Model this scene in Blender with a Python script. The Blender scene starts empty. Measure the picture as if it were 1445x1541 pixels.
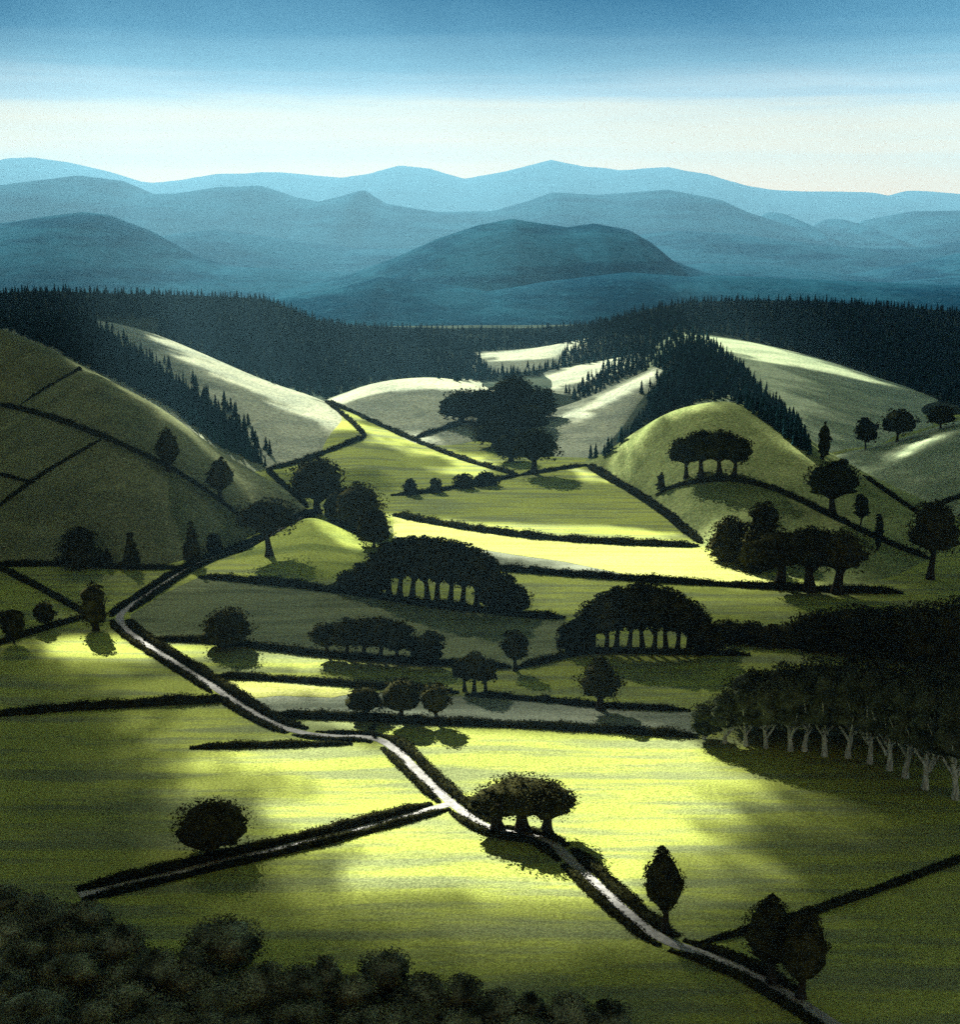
import bpy, math, random
import numpy as np
from mathutils import Vector, Matrix
from mathutils.bvhtree import BVHTree

S = bpy.context.scene
COL = S.collection
RNG = np.random.default_rng(7)
R = math.radians

# ------------------------------------------------------------------ camera
CAMH = 105.0
FPX, CX, CY, PITCH = 2117.0, 722.5, 770.5, R(12.0)
CAM = np.array([0.0, 0.0, CAMH])
FWD = np.array([0, math.cos(PITCH), -math.sin(PITCH)])
UPV = np.array([0, math.sin(PITCH), math.cos(PITCH)])
cam = bpy.data.cameras.new('camera')
cam.sensor_fit = 'VERTICAL'; cam.sensor_height = 24.0
cam.lens = 24.0 * FPX / 1541.0
cam.clip_start = 1.0; cam.clip_end = 30000
co = bpy.data.objects.new('camera', cam); COL.objects.link(co)
co.location = CAM; co.rotation_euler = (math.pi / 2 - PITCH, 0, 0)
S.camera = co

SUN_EL, SUN_AZ = R(30.0), R(22.0)          # ahead of the viewer, to the left
SUN = np.array([-math.sin(SUN_AZ) * math.cos(SUN_EL), math.cos(SUN_AZ) * math.cos(SUN_EL), math.sin(SUN_EL)])

def ray(px, py):
    v = FWD + np.array([1, 0, 0]) * ((px - CX) / FPX) - UPV * ((py - CY) / FPX)
    return v
def atY(px, py, Y):
    v = ray(px, py); return CAM + v * (Y / v[1])
def onz(px, py, z=0.0):
    v = ray(px, py); return CAM + v * ((z - CAMH) / v[2])
def proj(P):
    q = np.asarray(P) - CAM
    d = q @ FWD
    return CX + FPX * q[..., 0] / d, CY - FPX * (q @ UPV) / d, d

# ------------------------------------------------------------------ helpers
def tag(o, label=None, cat=None, group=None, kind=None):
    if label: o['label'] = label
    if cat: o['category'] = cat
    if group: o['group'] = group
    if kind: o['kind'] = kind
    return o

def mesh(name, V, F, mat, parent=None, smooth=False, loc=None):
    """V (n,3) array; F list of index arrays each (m,k)"""
    me = bpy.data.meshes.new(name)
    V = np.ascontiguousarray(V, dtype=np.float32)
    if not isinstance(F, list): F = [F]
    F = [np.asarray(f, dtype=np.int32) for f in F if len(f)]
    me.vertices.add(len(V)); me.vertices.foreach_set('co', V.ravel())
    li = np.concatenate([f.ravel() for f in F])
    tot = np.concatenate([np.full(len(f), f.shape[1], dtype=np.int32) for f in F])
    st = np.concatenate([[0], np.cumsum(tot)[:-1]]).astype(np.int32)
    me.loops.add(len(li)); me.loops.foreach_set('vertex_index', li.astype(np.int32))
    me.polygons.add(len(tot)); me.polygons.foreach_set('loop_start', st)
    if smooth: me.polygons.foreach_set('use_smooth', np.ones(len(tot), dtype=bool))
    me.update(calc_edges=True)
    if mat: me.materials.append(mat)
    o = bpy.data.objects.new(name, me); COL.objects.link(o)
    if parent: o.parent = parent
    if loc is not None: o.location = loc
    return o

def empty(name, loc):
    o = bpy.data.objects.new(name, None); o.empty_display_size = 0.5
    COL.objects.link(o); o.location = [float(c) for c in loc]
    return o

def hash2(i, j, seed):
    n = (i.astype(np.int64) * 374761393 + j.astype(np.int64) * 668265263 + seed * 1442695041) & 0x7fffffff
    n = ((n ^ (n >> 13)) * 1274126177) & 0x7fffffff
    return ((n ^ (n >> 16)) & 0xffff) / 65535.0
def vnoise(x, y, seed=0):
    x = np.asarray(x, dtype=float); y = np.asarray(y, dtype=float)
    i = np.floor(x); j = np.floor(y); fx = x - i; fy = y - j
    fx = fx * fx * (3 - 2 * fx); fy = fy * fy * (3 - 2 * fy)
    a = hash2(i, j, seed); b = hash2(i + 1, j, seed); c = hash2(i, j + 1, seed); d = hash2(i + 1, j + 1, seed)
    return (a * (1 - fx) + b * fx) * (1 - fy) + (c * (1 - fx) + d * fx) * fy
def fbm(x, y, seed=0, oct=3):
    s = 0; a = .5; t = 0
    for k in range(oct):
        s = s + a * (vnoise(x, y, seed + k * 17) * 2 - 1); t += a; a *= .5; x = x * 2.03; y = y * 2.03
    return s / t

def resample(P, n):
    P = np.asarray(P, dtype=float)
    d = np.concatenate([[0], np.cumsum(np.linalg.norm(np.diff(P, axis=0), axis=1))])
    t = np.linspace(0, d[-1], n)
    return np.stack([np.interp(t, d, P[:, k]) for k in range(P.shape[1])], 1)
def smooth_line(P, it=2):
    P = np.asarray(P, dtype=float)
    for _ in range(it):                       # Chaikin
        Q = 0.75 * P[:-1] + 0.25 * P[1:]; Rr = 0.25 * P[:-1] + 0.75 * P[1:]
        M = np.empty((2 * len(Q), P.shape[1])); M[0::2] = Q; M[1::2] = Rr
        P = np.concatenate([P[:1], M, P[-1:]])
    return P
def inpoly(x, y, poly):
    poly = np.asarray(poly, dtype=float); x = np.asarray(x); y = np.asarray(y)
    c = np.zeros(x.shape, dtype=bool); n = len(poly)
    for i in range(n):
        x1, y1 = poly[i]; x2, y2 = poly[(i + 1) % n]
        if y1 == y2: continue
        k = ((y1 > y) != (y2 > y)) & (x < (x2 - x1) * (y - y1) / (y2 - y1) + x1)
        c ^= k
    return c
def sdist(x, y, poly):
    """signed distance, positive inside"""
    poly = np.asarray(poly, dtype=float)
    d = np.full(x.shape, 1e9)
    for i in range(len(poly)):
        a = poly[i]; b = poly[(i + 1) % len(poly)]; e = b - a
        t = np.clip(((x - a[0]) * e[0] + (y - a[1]) * e[1]) / max(e @ e, 1e-9), 0, 1)
        d = np.minimum(d, np.hypot(x - a[0] - t * e[0], y - a[1] - t * e[1]))
    return np.where(inpoly(x, y, poly), d, -d)

# ------------------------------------------------------------------ materials
class NT:
    def __init__(s, name):
        s.m = bpy.data.materials.new(name); s.m.use_nodes = True
        s.t = s.m.node_tree; s.t.nodes.clear()
    def n(s, typ, **kw):
        nd = s.t.nodes.new(typ)
        for k, v in kw.items():
            if k.startswith('i_'):
                key = k[2:]
                key = int(key) if key.isdigit() else key.replace('_', ' ')
                nd.inputs[key].default_value = v
            else: setattr(nd, k, v)
        return nd
    def l(s, a, b): s.t.links.new(a, b)
    def ramp(s, fac, stops):
        r = s.n('ShaderNodeValToRGB'); e = r.color_ramp.elements
        while len(e) < len(stops): e.new(0.5)
        for k, (p, c) in enumerate(stops):
            e[k].position = p; e[k].color = (*c, 1) if len(c) == 3 else c
        s.l(fac, r.inputs[0]); return r.outputs[0]
    def mix(s, fac, a, b, mode='MIX'):
        x = s.n('ShaderNodeMix', data_type='RGBA', blend_type=mode)
        for sock, v in ((x.inputs[0], fac), (x.inputs[6], a), (x.inputs[7], b)):
            if isinstance(v, (int, float)): sock.default_value = v
            elif isinstance(v, tuple): sock.default_value = (*v, 1)
            else: s.l(v, sock)
        return x.outputs[2]
    def noise(s, scale, sx=1, sy=1, sz=1, detail=3, rough=.55, rot=0.0):
        g = s.n('ShaderNodeNewGeometry')
        mp = s.n('ShaderNodeMapping'); mp.inputs['Scale'].default_value = (sx, sy, sz)
        mp.inputs['Rotation'].default_value = (0, 0, rot)
        s.l(g.outputs['Position'], mp.inputs[0])
        nz = s.n('ShaderNodeTexNoise', i_Scale=scale, i_Detail=detail, i_Roughness=rough)
        s.l(mp.outputs[0], nz.inputs['Vector']); return nz.outputs[0]
    def finish(s, col, rough=.95, bump=None, dist=.2, strength=.6, spec=0.0):
        b = s.n('ShaderNodeBsdfPrincipled'); b.inputs['Roughness'].default_value = rough
        b.inputs['Specular IOR Level'].default_value = spec
        if isinstance(col, tuple): b.inputs['Base Color'].default_value = (*col, 1)
        else: s.l(col, b.inputs['Base Color'])
        if bump is not None:
            bp = s.n('ShaderNodeBump', i_Strength=strength, i_Distance=dist)
            s.l(bump, bp.inputs['Height']); s.l(bp.outputs[0], b.inputs['Normal'])
        o = s.n('ShaderNodeOutputMaterial'); s.l(b.outputs[0], o.inputs[0])
        return s.m

def grass_mat(name, c1, c2, fleck, fine=1.6, streak=(.012, .09), fl=(.60, .70), fa=.8, rot=.05, dark=None):
    t = NT(name)
    st = t.noise(1.0, streak[0], streak[1], .05, 4, .6, rot)
    col = t.ramp(st, [(.40, c1), (.49, tuple(.5 * (a + b) for a, b in zip(c1, c2))), (.53, c2)])
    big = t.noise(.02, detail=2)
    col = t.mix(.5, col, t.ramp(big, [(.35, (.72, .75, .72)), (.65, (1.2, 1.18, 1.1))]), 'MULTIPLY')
    fn = t.noise(fine, detail=2, rough=.7)
    col = t.mix(fa, col, t.ramp(fn, [(.30, (.45, .45, .45)), (.5, (1, 1, 1)), (.72, (1.65, 1.65, 1.5))]), 'MULTIPLY')
    fk = t.noise(fine * 1.9, detail=1)
    fkm = t.ramp(fk, [(fl[0], (0, 0, 0)), (fl[1], (1, 1, 1))])
    col = t.mix(fkm, col, fleck)
    return t.finish(col, bump=fn, dist=.25, strength=.5)

def leaf_mat(name, c1, c2, scale=.6):
    t = NT(name)
    nz = t.noise(scale, detail=3)
    oi = t.n('ShaderNodeObjectInfo')
    col = t.ramp(nz, [(.34, c1), (.66, c2)])
    v = t.ramp(oi.outputs['Random'], [(0, (.8, .8, .8)), (1, (1.2, 1.15, 1.1))])
    col = t.mix(1.0, col, v, 'MULTIPLY')
    fn = t.noise(4.0, detail=3, rough=.8)
    col = t.mix(.9, col, t.ramp(fn, [(.38, (.3, .3, .3)), (.5, (.9, .9, .85)), (.64, (2.6, 2.6, 2.2))]), 'MULTIPLY')
    return t.finish(col, rough=.9)

M = {}
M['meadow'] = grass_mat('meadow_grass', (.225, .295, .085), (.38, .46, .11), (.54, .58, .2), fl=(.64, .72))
M['pasture'] = grass_mat('valley_pasture', (.25, .30, .135), (.40, .47, .11), (.56, .58, .26), fine=2.4, streak=(.022, .2), fl=(.64, .72))  # sharp streaks paint in the ragged fringes of the light pools
M['upland'] = grass_mat('upland_grass', (.31, .40, .25), (.43, .52, .33), (.62, .62, .38), fine=.7, streak=(.03, .05))
M['bluegrass'] = grass_mat('pale_blue_green_grass', (.32, .37, .28), (.43, .475, .34), (.65, .66, .50), fine=.6, streak=(.03, .05))
M['rough'] = grass_mat('rough_hill_grass', (.15, .18, .10), (.22, .255, .135), (.42, .42, .22), fine=.9, streak=(.03, .06))
M['sunlit'] = grass_mat('cream_sunlight', (.40, .44, .12), (.49, .52, .17), (.68, .66, .40), fine=2.2, streak=(.02, .3))  # cream colour paints in the sun falling on the strip fields
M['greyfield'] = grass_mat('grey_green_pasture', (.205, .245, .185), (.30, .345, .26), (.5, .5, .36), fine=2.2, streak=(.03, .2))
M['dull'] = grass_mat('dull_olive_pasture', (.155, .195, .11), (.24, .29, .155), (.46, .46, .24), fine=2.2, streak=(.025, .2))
M['spur'] = grass_mat('spur_grass', (.20, .26, .10), (.31, .38, .15), (.52, .52, .24), fine=.9, streak=(.03, .06))
M['floor'] = grass_mat('forest_floor', (.03, .05, .04), (.06, .08, .06), (.12, .15, .1), fine=.5)
M['fell'] = grass_mat('haze_tinted_heath', (.005, .036, .066), (.012, .064, .10), (.02, .085, .125), fine=.07, streak=(.004, .004), fl=(.64, .78), fa=.4)  # heath colour also carries part of the blue of the far haze
M['leaf'] = leaf_mat('broadleaf_foliage', (.014, .015, .007), (.05, .052, .022))
M['leaf_far'] = leaf_mat('far_broadleaf_foliage', (.010, .014, .007), (.03, .036, .016), .4)
M['leaf_bush'] = leaf_mat('scrub_foliage', (.024, .034, .023), (.27, .34, .24), .3)  # pale blotches paint soft highlights onto the bushes
M['leaf_wood'] = leaf_mat('grey_green_foliage', (.013, .018, .011), (.085, .105, .07), .35)
M['needle'] = leaf_mat('conifer_foliage', (.003, .018, .026), (.014, .05, .070), .25)
M['hedge'] = leaf_mat('hedge_foliage', (.010, .011, .005), (.032, .035, .014), .8)
t = NT('bark'); nz = t.noise(3.0, 1, 1, .3)
M['bark'] = t.finish(t.ramp(nz, [(.35, (.02, .018, .013)), (.7, (.055, .05, .036))]), bump=nz, dist=.05)
t = NT('pale_bark'); nz = t.noise(2.2, 1, 1, .25)
M['palebark'] = t.finish(t.ramp(nz, [(.35, (.24, .27, .22)), (.65, (.60, .64, .56))]), bump=nz, dist=.06)
t = NT('lane_chalk'); nz = t.noise(.9, detail=4); n2 = t.noise(6, detail=2)
c = t.ramp(nz, [(.3, (.27, .27, .265)), (.6, (.52, .52, .505))])
c = t.mix(.5, c, t.ramp(n2, [(.3, (.6, .6, .6)), (.7, (1.3, 1.3, 1.3))]), 'MULTIPLY')
M['lane'] = t.finish(c, bump=n2, dist=.04)

# ------------------------------------------------------------------ terrain
BV = []
def reg_bvh(V, F):
    BV.append(BVHTree.FromPolygons([tuple(v) for v in V.tolist()], [tuple(f) for f in F.tolist()]))
def gz(x, y):
    """gentle swell of the valley floor"""
    x = np.asarray(x, float); y = np.asarray(y, float)
    w = np.clip((y - 120) / 60, 0, 1) * np.clip((1100 - y) / 300, 0, 1)
    return w * 1.1 * fbm(x / 70.0, y / 45.0, 5, 2)
def hit(px, py):
    d = Vector(ray(px, py)).normalized(); best = None
    for b in BV:
        h = b.ray_cast(Vector(CAM), d, 20000)
        if h[0] is not None and (best is None or h[3] < best[1]): best = (np.array(h[0]), h[3], np.array(h[1]))
    return best
def at(px, py):
    h = hit(px, py)
    return h[0] if h else onz(px, py)
def down(x, y):
    best = -5.0
    for b in BV:
        h = b.ray_cast(Vector((x, y, 900)), Vector((0, 0, -1)), 2000)
        if h[0] is not None and h[0].z > best: best = h[0].z
    return best

def grid_faces(nu, nv):
    i = np.arange(nu - 1)[:, None]; j = np.arange(nv - 1)[None, :]
    a = i * nv + j
    return np.stack([a, a + nv, a + nv + 1, a + 1], -1).reshape(-1, 4)

def axis(dense, grow, far):
    a = list(dense); s = dense[-1] - dense[-2]
    while a[-1] < far: s *= grow; a.append(a[-1] + s)
    return a
xs = axis(np.arange(0, 421, 5.0), 1.18, 6500); xs = np.array([-v for v in xs[:0:-1]] + xs)
ys = np.array([-150, -60, 0, 40, 80] + axis(np.arange(100, 901, 4.0), 1.15, 8300))
X, Y = np.meshgrid(xs, ys, indexing='ij')
V = np.stack([X, Y, gz(X, Y)], -1).reshape(-1, 3); F = grid_faces(len(xs), len(ys))
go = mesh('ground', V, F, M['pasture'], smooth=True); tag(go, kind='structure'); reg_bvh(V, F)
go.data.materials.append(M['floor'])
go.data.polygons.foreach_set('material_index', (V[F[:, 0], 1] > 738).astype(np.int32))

def field(px, mat):
    import bmesh
    q = [onz(*a) for a in px]; bm = bmesh.new()
    bm.faces.new([bm.verts.new((float(a[0]), float(a[1]), 0)) for a in q])
    x0, x1 = min(a[0] for a in q), max(a[0] for a in q); y0, y1 = min(a[1] for a in q), max(a[1] for a in q)
    for c, n in [((x, 0, 0), (1, 0, 0)) for x in np.arange(math.ceil(x0 / 5) * 5, x1, 5)] + [((0, y, 0), (0, 1, 0)) for y in np.arange(math.ceil(y0 / 4) * 4, y1, 4)]:
        bmesh.ops.bisect_plane(bm, geom=bm.verts[:] + bm.edges[:] + bm.faces[:], plane_co=[float(v) for v in c], plane_no=n)
    for v in bm.verts: v.co.z = float(gz(v.co.x, v.co.y)) + .05
    for f in bm.faces:
        f.normal_update()
        if f.normal.z < 0: f.normal_flip()
        f.smooth = True
    me = bpy.data.meshes.new('field'); bm.to_mesh(me); bm.free(); me.materials.append(mat)
    o = bpy.data.objects.new('field', me); COL.objects.link(o); tag(o, kind='structure')

def hill(name, crest, base, mat, back=60, nu=140, nv=22, p=1.0, rough=.4, wl=25, endout=18, bvh=True, seed=1, keep=True):
    """a hill as one closed shell: near slope from a base line up to a crest line, then its far side"""
    cpx = smooth_line([c[:2] for c in crest], 2); cY = smooth_line([[c[2]] for c in crest], 2)
    C = np.array([atY(a[0], a[1], b[0]) for a, b in zip(cpx, cY)])
    B = []
    for b in base: B.append(atY(*b) if len(b) == 3 else onz(b[0], b[1]))
    B = smooth_line(B, 2)
    C = resample(C, nu); B = resample(B, nu)
    # ends slope off outwards
    def ext(P, k, o):
        d = P[k] - P[o]; d[2] = 0; d = d / max(np.linalg.norm(d), 1e-6)
        q = P[k] + d * endout; q[2] = -3; return q
    C = np.concatenate([[ext(C, 0, 3)], C, [ext(C, -1, -4)]]); B = np.concatenate([[ext(B, 0, 3)], B, [ext(B, -1, -4)]])
    rows = []
    D = C - B; D[:, 2] = 0; L = np.linalg.norm(D, axis=1, keepdims=True); Dn = D / np.maximum(L, 1e-6)
    for v in np.linspace(-.06, 1, nv):
        P = B + (C - B) * v
        vv = max(v, 0)
        prof = math.sin(vv * math.pi / 2) ** p
        P[:, 2] = B[:, 2] + (C[:, 2] - B[:, 2]) * prof - (3 * -v / .06 if v < 0 else 0)
        w = math.sin(vv * math.pi) if v > 0 else 0
        P[:, 2] += w * rough * fbm(P[:, 0] / wl, P[:, 1] / wl, seed * 31, 3) * np.clip(C[:, 2] / 12, .15, 3)
        rows.append(P)
    for w in np.linspace(0, 1, 12)[1:]:
        P = C + Dn * w * back
        P[:, 2] = (C[:, 2] + 3) * math.cos(w * math.pi / 2) ** 1.0 - 3
        rows.append(P)
    G = np.stack(rows, 1); n2 = G.shape[1]
    V = G.reshape(-1, 3); F = grid_faces(len(C), n2)
    # make faces look up
    a, b, c = V[F[len(F) // 2][0]], V[F[len(F) // 2][1]], V[F[len(F) // 2][2]]
    if np.cross(b - a, c - a)[2] < 0: F = F[:, ::-1]
    o = mesh(name, V, F, mat, smooth=True); tag(o, kind='structure')
    if bvh: reg_bvh(V, F)
    return o

def mountain(crest, Y, depth, mat, seed, jag=0.0):
    cr = resample(np.array(crest, float), 520)
    C = np.array([atY(a[0], a[1], Y) for a in cr])
    C[:, 1] += 120 * fbm(C[:, 0] / 500, C[:, 0] * 0, seed, 2)
    C[:, 2] += jag * fbm(C[:, 0] / 30, C[:, 0] * 0 + 3, seed + 5, 3)
    rows = []
    for v in np.linspace(0, 1, 26):
        P = C.copy(); P[:, 1] -= depth * (1 - v); P[:, 0] += 0
        prof = v ** .9 if v < 1 else 1
        P[:, 2] = -6 + (C[:, 2] + 6) * (math.sin(v * math.pi / 2))
        amp = (C[:, 2] + 20) * .09 * math.sin(v * math.pi) + 1e-6
        P[:, 2] += amp * fbm(P[:, 0] / 220 + .3 * P[:, 1] / 220, P[:, 1] / 420, seed * 7 + 1, 4)
        rows.append(P)
    for w in np.linspace(0, 1, 8)[1:]:
        P = C.copy(); P[:, 1] += depth * .45 * w; P[:, 2] = (C[:, 2] + 6) * math.cos(w * math.pi / 2) - 6
        rows.append(P)
    G = np.stack(rows, 1)
    F = grid_faces(len(C), G.shape[1])
    tag(mesh('mountain', G.reshape(-1, 3), F, mat, smooth=True), kind='structure')

E = 500
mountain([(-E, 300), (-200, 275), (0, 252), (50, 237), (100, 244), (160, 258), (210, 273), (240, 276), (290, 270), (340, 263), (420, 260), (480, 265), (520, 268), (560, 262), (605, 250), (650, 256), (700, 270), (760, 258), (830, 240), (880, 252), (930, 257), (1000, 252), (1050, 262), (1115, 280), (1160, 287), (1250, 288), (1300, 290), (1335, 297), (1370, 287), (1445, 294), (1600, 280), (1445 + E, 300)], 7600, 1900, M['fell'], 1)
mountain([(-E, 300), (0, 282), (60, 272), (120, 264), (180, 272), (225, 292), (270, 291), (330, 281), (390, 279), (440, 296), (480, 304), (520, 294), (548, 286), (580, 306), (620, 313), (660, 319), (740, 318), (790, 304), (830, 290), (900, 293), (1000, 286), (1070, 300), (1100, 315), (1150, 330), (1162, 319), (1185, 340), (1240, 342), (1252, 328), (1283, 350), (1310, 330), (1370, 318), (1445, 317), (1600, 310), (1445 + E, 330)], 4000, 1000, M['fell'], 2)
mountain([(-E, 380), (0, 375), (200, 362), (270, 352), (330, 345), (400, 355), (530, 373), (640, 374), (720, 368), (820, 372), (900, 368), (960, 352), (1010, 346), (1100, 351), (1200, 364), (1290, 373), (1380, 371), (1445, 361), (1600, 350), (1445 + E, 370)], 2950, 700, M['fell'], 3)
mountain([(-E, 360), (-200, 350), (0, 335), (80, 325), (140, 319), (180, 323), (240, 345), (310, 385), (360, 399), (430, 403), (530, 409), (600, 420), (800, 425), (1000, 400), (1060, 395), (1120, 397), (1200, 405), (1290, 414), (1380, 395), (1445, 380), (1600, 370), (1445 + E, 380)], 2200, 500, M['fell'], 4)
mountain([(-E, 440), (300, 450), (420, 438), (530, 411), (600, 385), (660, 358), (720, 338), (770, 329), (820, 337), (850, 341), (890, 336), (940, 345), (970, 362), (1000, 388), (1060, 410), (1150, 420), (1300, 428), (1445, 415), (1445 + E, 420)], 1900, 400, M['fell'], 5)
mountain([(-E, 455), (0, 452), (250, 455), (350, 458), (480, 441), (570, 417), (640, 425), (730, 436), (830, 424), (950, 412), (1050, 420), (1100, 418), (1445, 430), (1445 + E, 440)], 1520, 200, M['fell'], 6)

# forested hills
hill('forest_hill', [(-250, 445, 1180), (-60, 446, 1180), (0, 442, 1180), (60, 437, 1180), (130, 441, 1180), (250, 444, 1180), (330, 447, 1180), (400, 450, 1170), (440, 468, 1160), (500, 494, 1150), (600, 506, 1130), (650, 512, 1110), (700, 528, 1080), (740, 545, 1040)],
     [(-250, 572), (0, 572), (300, 575), (500, 585), (640, 572), (700, 566), (745, 560)], M['floor'], back=150, rough=1, wl=60, seed=11)
hill('forest_hill', [(690, 536, 1060), (780, 524, 1120), (870, 512, 1160), (920, 482, 1180), (1000, 461, 1190), (1060, 454, 1190), (1200, 452, 1190), (1300, 459, 1180), (1445, 470, 1170), (1700, 490, 1150)],
     [(690, 560), (780, 566), (880, 575), (1000, 578), (1200, 575), (1445, 575), (1700, 575)], M['floor'], back=150, rough=1, wl=60, seed=12)
# small fields at the head of the valley
hill('hill', [(680, 533, 1075), (760, 529, 1075), (820, 523, 1065), (885, 509, 1060), (905, 506, 1060)], [(690, 562), (760, 564), (830, 556), (885, 548), (915, 545)], M['bluegrass'], back=40, seed=13)
hill('hill', [(690, 572, 880), (740, 574, 900), (800, 567, 930), (860, 553, 950), (935, 538, 950), (960, 532, 950)], [(700, 620), (760, 622), (850, 615), (900, 605), (960, 590)], M['bluegrass'], back=40, seed=14)
hill('hill', [(480, 612, 780), (500, 603, 790), (560, 577, 810), (640, 568, 815), (700, 575, 800), (760, 598, 740)], [(470, 640), (560, 662), (620, 672), (690, 672), (750, 655), (790, 640)], M['bluegrass'], back=60, seed=15)
# sloping field on the right of the grove
hill('hill', [(1010, 543, 800), (985, 553, 795), (940, 574, 780), (890, 600, 760), (840, 622, 730), (800, 642, 700), (775, 668, 650)], [(965, 640), (945, 655), (920, 674), (885, 697), (840, 706), (800, 713), (770, 716)], M['bluegrass'], back=45, seed=16)
# big rounded field hill far right
hill('hill', [(1020, 500, 985), (1060, 503, 980), (1140, 516, 960), (1240, 541, 920), (1340, 577, 860), (1445, 617, 770), (1520, 645, 720)], [(1080, 700), (1225, 696), (1330, 672), (1445, 640), (1540, 660)], M['upland'], back=60, seed=17, endout=40)
hill('hill', [(1215, 702, 590), (1250, 694, 600), (1330, 671, 608), (1400, 646, 615), (1445, 632, 620), (1620, 590, 630)], [(1215, 706), (1260, 715), (1300, 728), (1390, 778), (1450, 775), (1620, 780)], M['upland'], back=40, seed=18)
# wooded spur
hill('forest_hill', [(880, 703, 590), (915, 670, 640), (945, 634, 690), (988, 558, 800), (1012, 522, 870), (1050, 510, 885), (1105, 550, 830), (1155, 600, 750), (1203, 648, 680), (1228, 694, 610)], [(886, 705), (905, 698), (935, 682), (970, 668), (1020, 655), (1100, 660), (1170, 680), (1225, 702)], M['floor'], back=30, rough=1, wl=60, seed=19, endout=4)
# left pale hill and the near left hill
hill('hill', [(-100, 470, 900), (60, 478, 890), (130, 480, 880), (185, 488, 865), (240, 505, 850), (300, 530, 820), (400, 575, 780), (490, 605, 735), (530, 636, 695), (549, 658, 668)], [(-100, 730), (130, 730), (250, 728), (400, 708), (480, 684), (530, 668), (551, 660)], M['bluegrass'], back=60, seed=20, endout=8)
hill('hill', [(-320, 440, 650), (-60, 474, 635), (0, 494, 630), (60, 519, 615), (120, 550, 602), (165, 578, 590)], [(-320, 660), (0, 650), (100, 640), (175, 632)], M['rough'], back=70, seed=25, endout=10)
hill('hill', [(-300, 745, 490), (-60, 655, 545), (0, 624, 556), (36, 602, 561), (80, 573, 563), (122, 552, 560), (200, 590, 550), (260, 625, 535), (330, 680, 525), (400, 722, 512), (462, 766, 500)], [(-300, 850), (0, 852), (100, 850), (200, 856), (270, 852), (340, 818), (400, 793), (462, 769)], M['rough'], back=70, seed=21, endout=6)
# low field hill in the middle
hill('hill', [(490, 612, 745), (505, 612, 735), (560, 636, 690), (620, 661, 655), (690, 691, 615), (790, 717, 567)], [(485, 690), (520, 720), (590, 746), (650, 741), (720, 732), (795, 719)], M['pasture'], back=20, seed=22, endout=6)
# spur with the tree clump
hill('hill', [(878, 703, 586), (920, 675, 580), (960, 648, 572), (1010, 618, 562), (1060, 606, 556), (1095, 604, 550), (1150, 632, 532), (1220, 690, 504), (1300, 742, 480), (1360, 796, 448), (1400, 838, 425), (1445, 880, 400)], [(880, 705), (950, 739), (1000, 773), (1055, 818), (1120, 848), (1200, 872), (1300, 884), (1360, 880), (1405, 882), (1447, 885)], M['spur'], back=55, seed=23, endout=6)
# green knoll beside the lane
hill('hill', [(318, 861, 408), (400, 815, 441), (440, 790, 456), (470, 777, 462), (520, 800, 450), (585, 832, 430), (645, 862, 407)], [(310, 866), (380, 874), (430, 879), (480, 885), (530, 890), (600, 896), (655, 897)], M['meadow'], back=16, seed=24, endout=5, rough=.2)

field([(316, 1021), (400, 1023), (500, 1031), (545, 1037), (500, 1046), (420, 1043), (340, 1050)], M['sunlit'])
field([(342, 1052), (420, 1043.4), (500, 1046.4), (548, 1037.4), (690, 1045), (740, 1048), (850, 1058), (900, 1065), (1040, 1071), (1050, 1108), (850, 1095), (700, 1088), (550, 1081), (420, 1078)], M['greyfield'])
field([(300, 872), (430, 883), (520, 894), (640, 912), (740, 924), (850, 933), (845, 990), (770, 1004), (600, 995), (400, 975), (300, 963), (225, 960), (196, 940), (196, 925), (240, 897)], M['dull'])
field([(592, 779), (700, 797), (850, 815), (1054, 825), (1110, 846), (1195, 885), (1060, 878), (960, 868), (850, 845), (700, 824), (592, 806)], M['sunlit'])
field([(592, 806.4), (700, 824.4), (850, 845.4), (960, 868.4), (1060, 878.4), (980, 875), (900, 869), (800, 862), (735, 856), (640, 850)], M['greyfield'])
hill('forest_hill', [(420, 485, 1270), (600, 494, 1270), (700, 498, 1270), (800, 497, 1270), (900, 487, 1270), (1060, 476, 1270)], [(480, 540), (700, 537), (800, 537), (1000, 535)], M['floor'], back=80, rough=.6, wl=60, seed=31, endout=60)

# ------------------------------------------------------------------ leaves
def unit(n, rng):
    v = rng.normal(size=(n, 3)); return v / np.linalg.norm(v, axis=1, keepdims=True)
def leaves(C, Nrm, size, rng, asp=.62, jit=1.2):
    n = len(C)
    N = Nrm + jit * unit(n, rng); N /= np.linalg.norm(N, axis=1, keepdims=True) + 1e-9
    T = np.cross(N, unit(n, rng)); T /= np.linalg.norm(T, axis=1, keepdims=True) + 1e-9
    B = np.cross(N, T)
    s = (size * rng.uniform(.6, 1.35, n))[:, None]
    a = s * T * .5; b = s * asp * B * .5
    V = np.stack([C - a, C - b * 1.0 + a * .1, C + a, C + b], 1).reshape(-1, 3)
    return V, np.arange(4 * n).reshape(-1, 4)

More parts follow.
